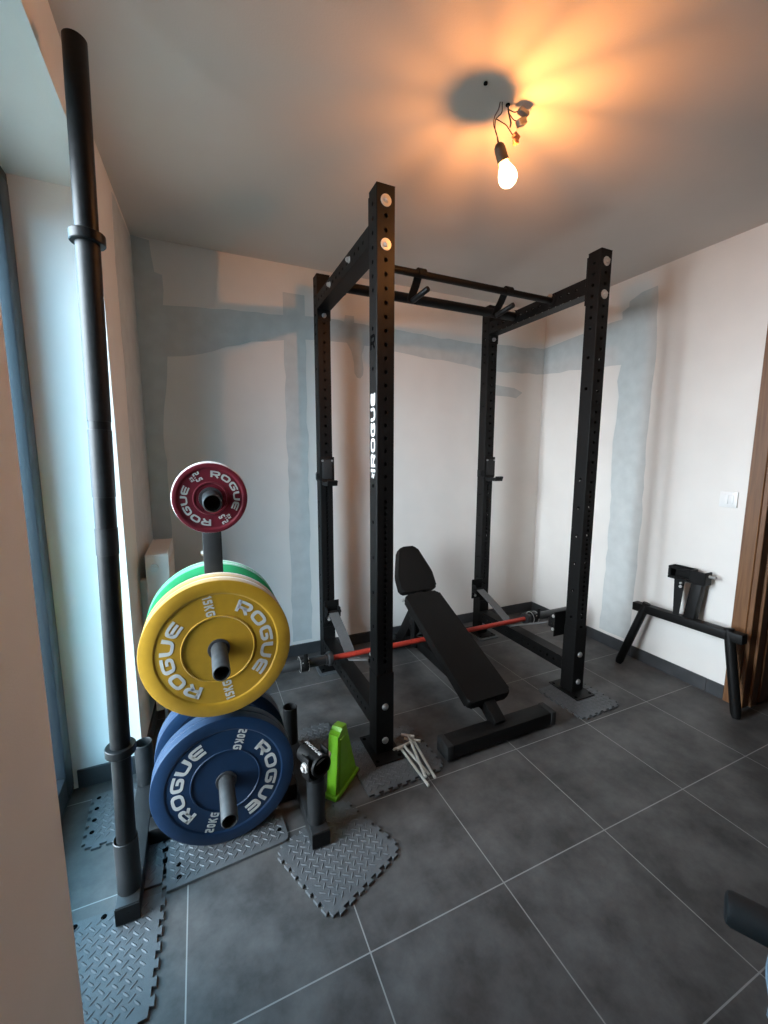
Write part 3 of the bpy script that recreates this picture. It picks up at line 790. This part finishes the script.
# ================================================================== PLATE TREE
TX, TY = .127, .605
tree = thing('plate_tree', 'black steel plate tree with bar tubes on its feet beside the window', 'plate rack', (TX, TY, MT + .001))
FL_, FR_ = -.150 - TX, .407 - TX; FW = .030; FH = .056
for fxx in (FL_, FR_):
    bm = box(new(), (fxx - FW, -.268, 0), (fxx + FW, .275, FH), .003, 2); ft = finish('foot', bm, M['greysteel'], tree)
    bm = new()
    for s in (-1, 1): box(bm, (fxx - FW - .0005, s * .27 - .002 if s < 0 else .273, .002), (fxx + FW + .0005, -.268 if s < 0 else .277, FH - .002), .001, 1)
    cyl(bm, (fxx, -.2725, .03), (fxx, -.2705, .03), .006, 12)
    finish_each('foot_cap', bm, M['black'], ft)
    for yy in (-.212, .222):
        finish('bar_tube', pipe(new(), (fxx, yy, FH), (fxx, yy, FH + .162), .031, .0275), M['greysteel'], ft)
finish('cross_beam', box(new(), (FL_ + FW, -.03, 0), (FR_ - FW, .03, FH), .003, 2), M['black'], tree)
finish('post', box(new(), (-.029, -.030, FH), (.029, .030, 1.225), .003, 2), M['greysteel'], tree)
bm = new()
for s in (-1, 1):
    prism(bm, [(0, 0), (.10, 0), (.0, .10)], -.003, .003, 0, 1, Matrix(((s, 0, 0, s * .029), (0, 0, 1, 0), (0, 1, 0, FH), (0, 0, 0, 1))))
finish_each('gusset', bm, M['greysteel'], tree)
ZPEG = (.705, .2365, 1.186)
bm = new()
for zp in ZPEG:
    for s in (-1, 1):
        pb_ = V(0, s * .030, zp - MT); pe = V(0, s * .29, zp - MT)
        finish('peg', lathe(new(), pb_, pe - pb_, [(0, 0), (.0245, 0), (.0245, .257), (.0225, .260), (.0205, .260), (.0200, .25), (.0200, .20), (0, .20)], 28, closed=False), M['peg'] if zp < 1 else M['greysteel'], tree)
bm = new()
for zz in (.98, 1.10): cyl(bm, (-.029, 0, zz), (-.036, 0, zz), .008, 6)
finish_each('bolt', bm, M['chrome'], tree)

# weight plates
def plate(name, label, y0, th, R, zc, m, rim, hub, txt=None, rot=0.0, kg=None, kgoff=90, lh=.042, lr=.128, tw=1.12):
    t = thing(name, label, 'weight plate', (TX, y0, zc), 0, 'round weight plates on the tree')
    e = .0035
    f = lambda y: y
    prof = [(.0262, .004), (hub - .002, .004), (hub, .0005), (hub + .0025, .0005), (hub + .004, e), (rim - .006, e), (rim - .002, 0), (rim, -.0005), (R - .003, 0), (R - .0008, .0007), (R, .003),
            (R, th * .5 - .0016), (R - .0016, th * .5), (R, th * .5 + .0016),
            (R, th - .003), (R - .0008, th - .0007), (R - .003, th), (rim, th), (rim - .006, th - e), (hub + .004, th - e), (hub, th - .0005), (hub - .002, th - .004), (.0262, th - .004)]
    if th < .03: prof = [p for p in prof if abs(p[1] - th * .5) > .0017]
    disc = finish('disc', lathe(new(), (0, 0, 0), (0, 1, 0), prof, 96), m, t, angle=28)
    hp = [(.0255, -.001), (.033, -.001), (.0335, .004), (.0335, .0045), (.0255, .0045)]
    for o0, dd in ((0, 1), (th, -1)):
        o = finish('hub_ring', lathe(new(), (0, o0, 0), (0, dd, 0), hp, 40), M['hub'], disc); o['label'] = 'dark steel hub ring'
    if txt:
        words = []
        for k in (0, PI):
            a0 = math.radians(rot) + k
            # clockwise text, tops outward, seen from the front
            def fn(x, y, a0=a0): r = lr + y; a = a0 - x / (lr + lh * .5); return V(r * math.cos(a), e, r * math.sin(a))
            words.append(text_mesh(new(), txt, fn, lh, (0, -1, 0), .0012, tw, .22))
            a1 = math.radians(rot + kgoff) + k; ca, sa = math.cos(a1), math.sin(a1)
            for s_, hh, off, rc in kg:          # figures read inward along the radius
                def fn2(x, y, ca=ca, sa=sa, off=off, rc=rc): return V(ca, 0, sa) * (rc - x) + V(sa, 0, -ca) * (y + off) + V(0, e, 0)
                words.append(text_mesh(new(), s_, fn2, hh, (0, -1, 0), .0012, .60, .19))
        for wbm in words:
            o = finish('lettering', wbm, M['plate_print'], disc); o['label'] = 'white lettering'
    return t
plate('weight_plate', 'yellow bumper plate with white 15 KG lettering on the front middle peg', .476, .0495, .225, .705, M['yellow'], .186, .107, 'ROGUE', 12, [('15KG', .027, -.0135, .145)], 87, lh=.038, lr=.130, tw=1.32)
plate('weight_plate', 'yellow bumper plate hidden behind the lettered yellow plate, only its bright rim in view', .5275, .0485, .225, .705, M['yellow'], .186, .107)
plate('weight_plate', 'blue bumper plate with white 20 KG lettering on the front bottom peg', .484, .072, .225, .2365, M['blue'], .186, .107, 'ROGUE', -11, [('20KG', .027, -.0135, .145)], 81, lh=.038, lr=.130, tw=1.32)
plate('weight_plate', 'small dark red change plate with white lettering on the top peg', .467, .021, .105, 1.186, M['redp'], .095, .046, 'ROGUE', 29, [('2.5', .019, -.008, .073), ('KG', .010, -.021, .073)], 89, lh=.019, lr=.064, tw=1.42)
plate('weight_plate', 'white change plate directly behind the small dark red plate', .498, .045, .1085, 1.186, M['whitep'], .095, .046)
plate('weight_plate', 'green bumper plate right behind the post, above the yellow plates', .684, .034, .225, .705, M['green'], .186, .107)
plate('weight_plate', 'rearmost green bumper plate at the back of the middle peg', .7195, .034, .225, .705, M['green'], .186, .107)
plate('weight_plate', 'blue bumper plate at the back of the bottom peg behind the post', .655, .072, .225, .2365, M['blue'], .186, .107)

# long fat bar standing in the front left tube
bb = V(-.150, .388, MT + FH + .011); bt = V(-.106, .398, 2.248); bd = (bt - bb).normalized(); BL = (bt - bb).length
t = thing('axle_bar', 'long thick black axle bar standing upright in the front left tube', 'barbell', bb)
def bp(d): return bd * d
ash = finish('shaft', lathe(new(), (0, 0, 0), bd, [(0, 0), (.0225, 0), (.0245, .002), (.0245, BL - .002), (.0225, BL), (.021, BL), (.021, BL - .03), (0, BL - .03)], 36, closed=False), M['oxide'], t)
bm = new()
for d in (.416, 1.737):
    lathe(bm, bp(d), bd, [(.0240, 0), (.036, 0), (.0375, .002), (.0375, .022), (.036, .024), (.0240, .024)], 36)
finish_each('collar_ring', bm, M['oxide'], t)
bm = new()
for a, b in ((.98, 1.05), (1.13, 1.30), (1.32, 1.737)): lathe(bm, bp(a), bd, [(.0242, 0), (.0258, .0005), (.0258, b - a - .0005), (.0242, b - a)], 36)
finish_each('grip_section', bm, M['tape'], ash)

# landmine attachment standing in the front right tube
lx, ly, lz = .407, TY - .212, MT + FH + .162
t = thing('landmine_attachment', 'black swivel landmine attachment with chrome bolts standing in the front right tube', 'landmine attachment', (lx, ly, lz))
bm = cyl(new(), (0, 0, -.14), (0, 0, .012), .0235, 28); cyl(bm, (0, 0, .0), (0, 0, .012), .031, 28); finish('stem', bm, M['black'], t)
da = V(-.33, .94, .0).normalized(); sd = V(.94, .33, 0).normalized(); pv = V(.002, -.004, .060)
bm = new()
Rm = Matrix((( sd.x, da.x, 0, 0), (sd.y, da.y, 0, 0), (0, 0, 1, 0), (0, 0, 0, 1)))
box(bm, (-.030, -.02, .010), (.030, .02, .022), .002, 1, Rm.copy())
for s in (-1, 1):
    a, b = sorted((s * .034, s * .042)); box(bm, (a, -.022, .012), (b, .022, .095), .006, 2, Rm.copy())
finish('yoke', bm, M['black'], t)
st = pv - da * .034
bm = lathe(new(), st, da, [(.0275, 0), (.0320, 0), (.0320, .105), (0, .105), (0, .095), (.0275, .095)], 36, closed=False)
lathe(bm, st, da, [(.0275, 0), (.0360, 0), (.0360, .010), (.0320, .010)], 36, closed=False)
finish('sleeve', bm, M['black'], t)
pc_ = st + da * .022
finish('cross_pin', cyl(new(), pc_ - sd * .026 + V(0, 0, -.004), pc_ + sd * .026 + V(0, 0, .008), .005, 12), M['dullbolt'], t)
bm = new()
for s in (-1, 1): lathe(bm, pv + sd * s * .042, sd * s, [(0, 0), (.017, 0), (.016, .006), (.009, .008), (.009, .014), (0, .016)], 20, closed=False)
for o in finish_each('bolt', bm, M['chrome'], t): o['label'] = 'chrome bolt'
up = sd.cross(da).normalized()
if up.z < 0: up = -up
def fnl(x, y): 
    a = (.009 - y) / .032 - .3; return st + da * (.058 - x) + (up * math.cos(a) - sd * math.sin(a)) * .0321
bm = text_mesh(new(), 'ROGUE', fnl, .014, up, .0007, 1.2, .15); finish('lettering', bm, M['white_print'], t)

# lime green chock standing on end
t = thing('wheel_chock', 'lime green plastic chock standing on end beside the plate tree', 'wheel chock', (.512, .500, 0), math.atan2(.654, .756))
# local x: along the base away from the camera, local y: width to the left
prof = [(0, 0), (.170, 0), (.172, .022), (.160, .034), (.148, .040), (.072, .252), (.067, .278), (.030, .282), (.026, .266), (.004, .262)]
prof = [(x + .022 * z / .28, z * .97) for x, z in prof]; s = prism(new(), prof, .003, .048, .005, 2)
m4 = Matrix(((1, 0, 0, 0), (0, 0, 1, 0), (0, 1, 0, 0), (0, 0, 0, 1)))
finish('body', addbm(new(), s, m4), M['lime'], t)
bm = box(new(), (-.006, -.004, 0), (.178, .055, .020), .006, 2); finish('flange', bm, M['lime'], t)
s = prism(new(), [(.022, .035), (.118, .035), (.066, .235), (.036, .235)], -.001, .004, .0015, 1)
finish('rib_panel', addbm(new(), s, m4), M['lime'], t)

# steel T pins on the mat by the front left post
def tpin(a, b, cdir, clen, label, z):
    a = (a[0] - .004, a[1] - .016); b = (b[0] - .004, b[1] - .016)
    a = V(*a, z); b = V(*b, z); t = thing('steel_pin', label, 'pin', a, 0, 'loose steel pins by the front left rack post')
    d = b - a
    finish('rod', cyl(new(), (0, 0, 0), d, .0058, 14), M['pin'], t)
    c = V(*cdir, 0).normalized() * clen
    finish('cross_handle', cyl(new(), -c * .55, c * .45, .0062, 14), M['pin'], t)
zz = MT + .0072
tpin((.862, .668), (.868, .425), (-.9, -.08), .080, 'leftmost light steel T pin with its handle touching the rack post', zz)
tpin((.874, .655), (.892, .462), (-.95, -.25), .085, 'light steel T pin second from the left in the loose pile', zz + .0125)
tpin((.915, .690), (.864, .444), (.7, -.5), .060, 'light steel T pin lying on top across the other pins', zz + .026)
tpin((.930, .672), (.905, .438), (.7, -.55), .075, 'rightmost light steel T pin of the loose pile', zz + .0125)

# ================================================================== BENCH
BXc = 1.316
t = thing('weight_bench', 'black padded adjustable bench with raised end inside the power rack', 'weight bench', (BXc, .95, 0)); bo = V(BXc, .95, 0)
def Bl(y, z, x=0): return V(x, y - bo.y, z)
def pad_outline(L, w0, w1, r=.022, taper=None):
    pts = [(-w0, 0), (w0, 0), (w1, L), (-w1, L)] if not taper else [(-w0, 0), (w0, 0), (w0, L * .38), (w1, L), (-w1, L), (-w0, L * .38)]
    return [(p.x, p.y) for p in rounded(pts, r, True, 5)]
def pad(y0, z0, y1, z1, w0, w1, th, taper, name):
    a, b = Bl(y0, z0), Bl(y1, z1); u = (b - a).normalized(); n = V(1, 0, 0).cross(u).normalized()
    s = prism(new(), pad_outline((b - a).length, w0, w1, .024, taper), -th, 0, .014, 4)
    m4 = Matrix(((1, u.x, n.x, a.x), (0, u.y, n.y, a.y), (0, u.z, n.z, a.z), (0, 0, 0, 1)))
    return finish(name, addbm(new(), s, m4), M['vinyl'], t), a, u, n
_, a, u, n = pad(.600, .172, 1.285, .478, .125, .118, .052, None, 'back_pad')
_, a2, u2, n2 = pad(1.300, .487, 1.475, .730, .122, .060, .066, True, 'seat_pad')
def beam(bm, p, q, w, hh, bev=.003):
    p = Vector(p); q = Vector(q); d = (q - p); L = d.length; d.normalize(); x = V(1, 0, 0); 
    if abs(d.x) > .9: x = V(0, 1, 0)
    nn = x.cross(d).normalized()
    m4 = Matrix(((x.x, d.x, nn.x, p.x), (x.y, d.y, nn.y, p.y), (x.z, d.z, nn.z, p.z), (0, 0, 0, 1)))
    return box(bm, (-w / 2, 0, -hh / 2), (w / 2, L, hh / 2), bev, 2, m4)
bm = box(new(), V(-.295, .494 - bo.y, .016), V(.295, .578 - bo.y, .078), .003, 2); ff = finish('front_foot', bm, M['black'], t)
bm = new()
for s in (-1, 1): box(bm, V(s * .295 - .016, .491 - bo.y, .011), V(s * .295 + .016, .581 - bo.y, .081), .005, 2)
finish_each('end_cap', bm, M['rubber'], ff)
bm = new()
for s in (-1, 1): cyl(bm, V(s * .27, .530 - bo.y, 0), V(s * .27, .530 - bo.y, .022), .012, 14)
finish_each('levelling_foot', bm, M['dullbolt'], ff)
bm = beam(new(), Bl(.540, .070), Bl(.640, .135), .060, .060); beam(bm, Bl(.62, .128), Bl(1.30, .150), .060, .065); beam(bm, Bl(1.28, .15), Bl(1.60, .06), .060, .06)
finish('spine', bm, M['black'], t)
bm = new(); ua = a + u * .03 - n * .070; ub = a + u * .72 - n * .070
for sx in (-.035, .035): beam(bm, ua + V(sx, 0, 0), ub + V(sx, 0, 0), .03, .03)
beam(bm, ua + V(-.075, 0, .004), ub + V(-.075, 0, .004), .012, .028); beam(bm, ua + V(.075, 0, .004), ub + V(.075, 0, .004), .012, .028)
finish('pad_frame', bm, M['black'], t)
bm = new(); beam(bm, a2 - n2 * .075 + u2 * .02, a2 - n2 * .075 + u2 * .25, .07, .02); 
cyl(bm, Bl(1.285, .42, -.105), Bl(1.285, .42, .105), .016, 16)
beam(bm, Bl(1.285, .42, -.0), Bl(1.345, .50, 0), .05, .03)
finish('hinge', bm, M['blacktube'], t)
bm = beam(new(), Bl(1.262, .43), Bl(1.53, .05), .10, .075); finish('rear_leg', bm, M['black'], t)
bm = beam(new(), Bl(1.30, .43, -.05), Bl(1.30, .16, -.05), .012, .05); beam(bm, Bl(1.30, .43, .05), Bl(1.30, .16, .05), .012, .05)
for k in range(5): cyl(bm, Bl(1.33, .40 - k * .04, -.056), Bl(1.33, .40 - k * .04, -.04), .014, 12)
finish_each('adjust_ladder', bm, M['blacktube'], t)
bm = box(new(), V(-.17, 1.53 - bo.y, .015), V(.17, 1.595 - bo.y, .08), .003, 2); rf_ = finish('rear_foot', bm, M['black'], t)
bm = new()
for s in (-1, 1): box(bm, V(s * .17 - .015, 1.527 - bo.y, 0), V(s * .17 + .015, 1.598 - bo.y, .084), .005, 2)
finish_each('rear_cap', bm, M['rubber'], rf_)
bm = new(); lathe(bm, Bl(1.30, .44, -.115), V(-1, 0, 0), [(0, 0), (.009, 0), (.009, .012), (0, .014)], 14, closed=False); finish('pivot_bolt', bm, M['chrome'], t)

# ================================================================== DIP ATTACHMENT leaning on the right wall
t = thing('dip_attachment', 'black steel dip handle attachment leaning on the right wall near the switch', 'dip attachment', (2.5, .48, 0)); do = V(2.5, .48, 0)
def Dl(x, y, z): return V(x, y, z) - do
def seg(bm, p, q, w, hh, up=(1, 0, 0), bev=.003):
    p = Vector(p); q = Vector(q); d = q - p; L = d.length; d.normalize(); upv = Vector(up); upv = (upv - d * upv.dot(d)).normalized(); sv = d.cross(upv)
    m4 = Matrix(((upv.x, d.x, sv.x, p.x), (upv.y, d.y, sv.y, p.y), (upv.z, d.z, sv.z, p.z), (0, 0, 0, 1)))
    return box(bm, (-w / 2, 0, -hh / 2), (w / 2, L, hh / 2), bev, 2, m4)
lean = V(.075, 0, .40).normalized()
finish('cross_beam', seg(new(), Dl(2.552, .765, .388), Dl(2.552, .190, .402), .05, .05), M['black'], t)
for p, q in (((2.552, .690, .425), (2.492, .800, .004)), ((2.552, .262, .435), (2.508, .166, .004))):
    d = (Vector(q) - Vector(p)).normalized()
    bm = lathe(new(), Dl(*p), d, [(0, 0), (.020, 0), (.0235, .004), (.0235, (Vector(q) - Vector(p)).length - .022), (.018, (Vector(q) - Vector(p)).length), (0, (Vector(q) - Vector(p)).length)], 28, closed=False)
    finish('leg', bm, M['black'], t)
bm = seg(new(), Dl(2.565, .455, .40), Dl(2.592, .440, .640), .045, .055)
finish('stem', bm, M['black'], t)
bm = new()
s = prism(new(), [(-.012, 0), (.016, 0), (.016, .225), (-.040, .225)], -.003, .003)
m4 = Matrix(((0, .13, 1, 2.535 - do.x), (-1, 0, 0, .515 - do.y), (0, .99, -.13, .41 - do.z), (0, 0, 0, 1)))
addbm(bm, s, m4)
finish_each('gusset', bm, M['black'], t)
bm = new()
# U-shaped pocket that fits round a rack post
box(bm, Dl(2.548, .392, .618), Dl(2.555, .470, .690), .002, 1)
for ya, yb_ in ((.392, .400), (.462, .470), (.578, .586)): box(bm, Dl(2.555, ya, .618), Dl(2.612, yb_, .690), .002, 1)
box(bm, Dl(2.605, .470, .618), Dl(2.612, .578, .690), .002, 1)
box(bm, Dl(2.548, .470, .618), Dl(2.555, .586, .632), .002, 1); box(bm, Dl(2.548, .470, .676), Dl(2.555, .586, .690), .002, 1); box(bm, Dl(2.548, .572, .632), Dl(2.555, .586, .676), .002, 1)
finish('bracket', bm, M['black'], t)
bm = cyl(new(), Dl(2.585, .392, .668), Dl(2.585, .362, .668), .009, 14); o = finish('pull_pin', bm, M['dullbolt'], t)
bm = cyl(new(), Dl(2.532, .50, .59), Dl(2.526, .50, .59), .008, 12); cyl(bm, Dl(2.532, .50, .61), Dl(2.525, .50, .61), .006, 12); finish_each('bolt', bm, M['chrome'], t)

# ================================================================== roller and towel at the lower right edge
rd = V(.47, -.883, 0).normalized(); rs = V(.987, -.505, .447)
t = thing('roller_stand', 'black foam roller on a post reaching in at the lower right edge', 'roller stand', (1.155, -.823, 0)); ro_ = t.location.copy()
finish('roller', lathe(new(), rs - ro_, rd, [(0, 0), (.020, 0), (.027, .003), (.030, .010), (.030, .30), (.027, .31), (0, .31)], 36, closed=False), M['rubber'], t)
finish('axle', cyl(new(), rs - ro_ + rd * .30, V(0, 0, .447) + rd * .02, .012, 16), M['blacktube'], t)
finish('post', box(new(), (-.025, -.025, .012), (.025, .025, .50), .003, 2), M['black'], t)
finish('base', box(new(), (-.20, -.03, 0), (.20, .03, .03), .003, 2), M['black'], t)
# towel folded over the roller
bm = new(); n1 = V(rd.y, -rd.x, 0) * -1; rows = []
W0, W1 = .068, .27; prof = []
for k in range(9): prof.append((-.0335, -.26 + k * .03))
for k in range(9):
    a = PI - PI * k / 8; prof.append((.0335 * math.cos(a), .0335 * math.sin(a)))
for k in range(9): prof.append((.0335, -k * .027))
NW = 14
for i in range(NW + 1):
    w = W0 + (W1 - W0) * i / NW; row = []
    for j, (px, pz) in enumerate(prof):
        drop = max(0, -pz); wob = .010 * math.sin(w * 60 + 1) * drop / .25
        ww = w + (.02 * drop / .25 if i == 0 else 0) * 1.0 + .004 * math.sin(drop * 40)
        row.append(rs + rd * ww + n1 * (px + (wob if px > 0 else -abs(wob)) + (.0 if abs(px) < .0334 else .0)) + V(0, 0, pz))
    rows.append(row)
vs = [[bm.verts.new(p) for p in r] for r in rows]
for i in range(NW):
    for j in range(len(prof) - 1): bm.faces.new((vs[i][j], vs[i + 1][j], vs[i + 1][j + 1], vs[i][j + 1]))
o = finish('towel', bm, M['towel'], None, angle=80)
md = o.modifiers.new('thickness', 'SOLIDIFY'); md.thickness = .005; md.offset = 0
tag(o, 'pale blue towel draped over the foam roller at the right edge', 'towel')

# ================================================================== LIGHT
SKY0, SKY1, SKYN = 10.0, 60.0, 8.0
w = bpy.data.worlds.new('World'); bpy.context.scene.world = w; w.use_nodes = True
t = w.node_tree; bg = t.nodes['Background']; L = t.links.new
# overcast sky with a bright veil of sun to the side of the house
tc = t.nodes.new('ShaderNodeTexCoord'); dp = t.nodes.new('ShaderNodeVectorMath'); dp.operation = 'DOT_PRODUCT'
L(tc.outputs['Generated'], dp.inputs[0]); dp.inputs[1].default_value = V(-.97, -.16, .20).normalized()
mx_ = t.nodes.new('ShaderNodeMath'); mx_.operation = 'MAXIMUM'; mx_.inputs[1].default_value = 0; L(dp.outputs['Value'], mx_.inputs[0])
pw = t.nodes.new('ShaderNodeMath'); pw.operation = 'POWER'; pw.inputs[1].default_value = SKYN; L(mx_.outputs[0], pw.inputs[0])
cr = t.nodes.new('ShaderNodeMix'); cr.data_type = 'RGBA'; L(pw.outputs[0], cr.inputs['Factor'])
cr.inputs['A'].default_value = (*[SKY0 * c for c in (.30, .68, 1.0)], 1); cr.inputs['B'].default_value = (*[SKY1 * c for c in (.87, .91, 1.0)], 1)
L(cr.outputs['Result'], bg.inputs['Color']); bg.inputs['Strength'].default_value = 1
pl_ = bpy.data.lights.new('window_portal', 'AREA'); pl_.shape = 'RECTANGLE'; pl_.size = 1.1; pl_.size_y = 2.3; pl_.cycles.is_portal = True
po = bpy.data.objects.new('window_portal', pl_); C.objects.link(po)
po.location = (WO - .10, (NJ + FJ) / 2, ZH / 2); po.rotation_euler = (PI / 2, 0, -PI / 2)

# ================================================================== CAMERA
yaw, pit, roll = math.radians(24.13000), math.radians(-7.78208), math.radians(.0975)
f = V(math.sin(yaw) * math.cos(pit), math.cos(yaw) * math.cos(pit), math.sin(pit)); r_ = V(math.cos(yaw), -math.sin(yaw), 0); u_ = r_.cross(f)
r2 = r_ * math.cos(roll) + u_ * math.sin(roll); u2_ = u_ * math.cos(roll) - r_ * math.sin(roll)
cd = bpy.data.cameras.new('camera'); cam = bpy.data.objects.new('camera', cd); C.objects.link(cam)
cd.sensor_fit = 'HORIZONTAL'; cd.sensor_width = 36; cd.lens = 36 * 414.2712 / 768; cd.clip_start = .02
m4 = Matrix.Identity(4)
for i in range(3): m4[i][0] = r2[i]; m4[i][1] = u2_[i]; m4[i][2] = -f[i]
m4.translation = V(.09593, -.86839, 1.31437); cam.matrix_world = m4
sc = bpy.context.scene; sc.camera = cam
sc.view_settings.view_transform = 'Standard'; sc.view_settings.look = 'None'; sc.view_settings.gamma = 1; sc.view_settings.use_curve_mapping = False
sc.view_settings.exposure = 0.14
sc.cycles.use_denoising = True
sc.cycles.max_bounces = 10; sc.cycles.diffuse_bounces = 6; sc.cycles.sample_clamp_indirect = 6
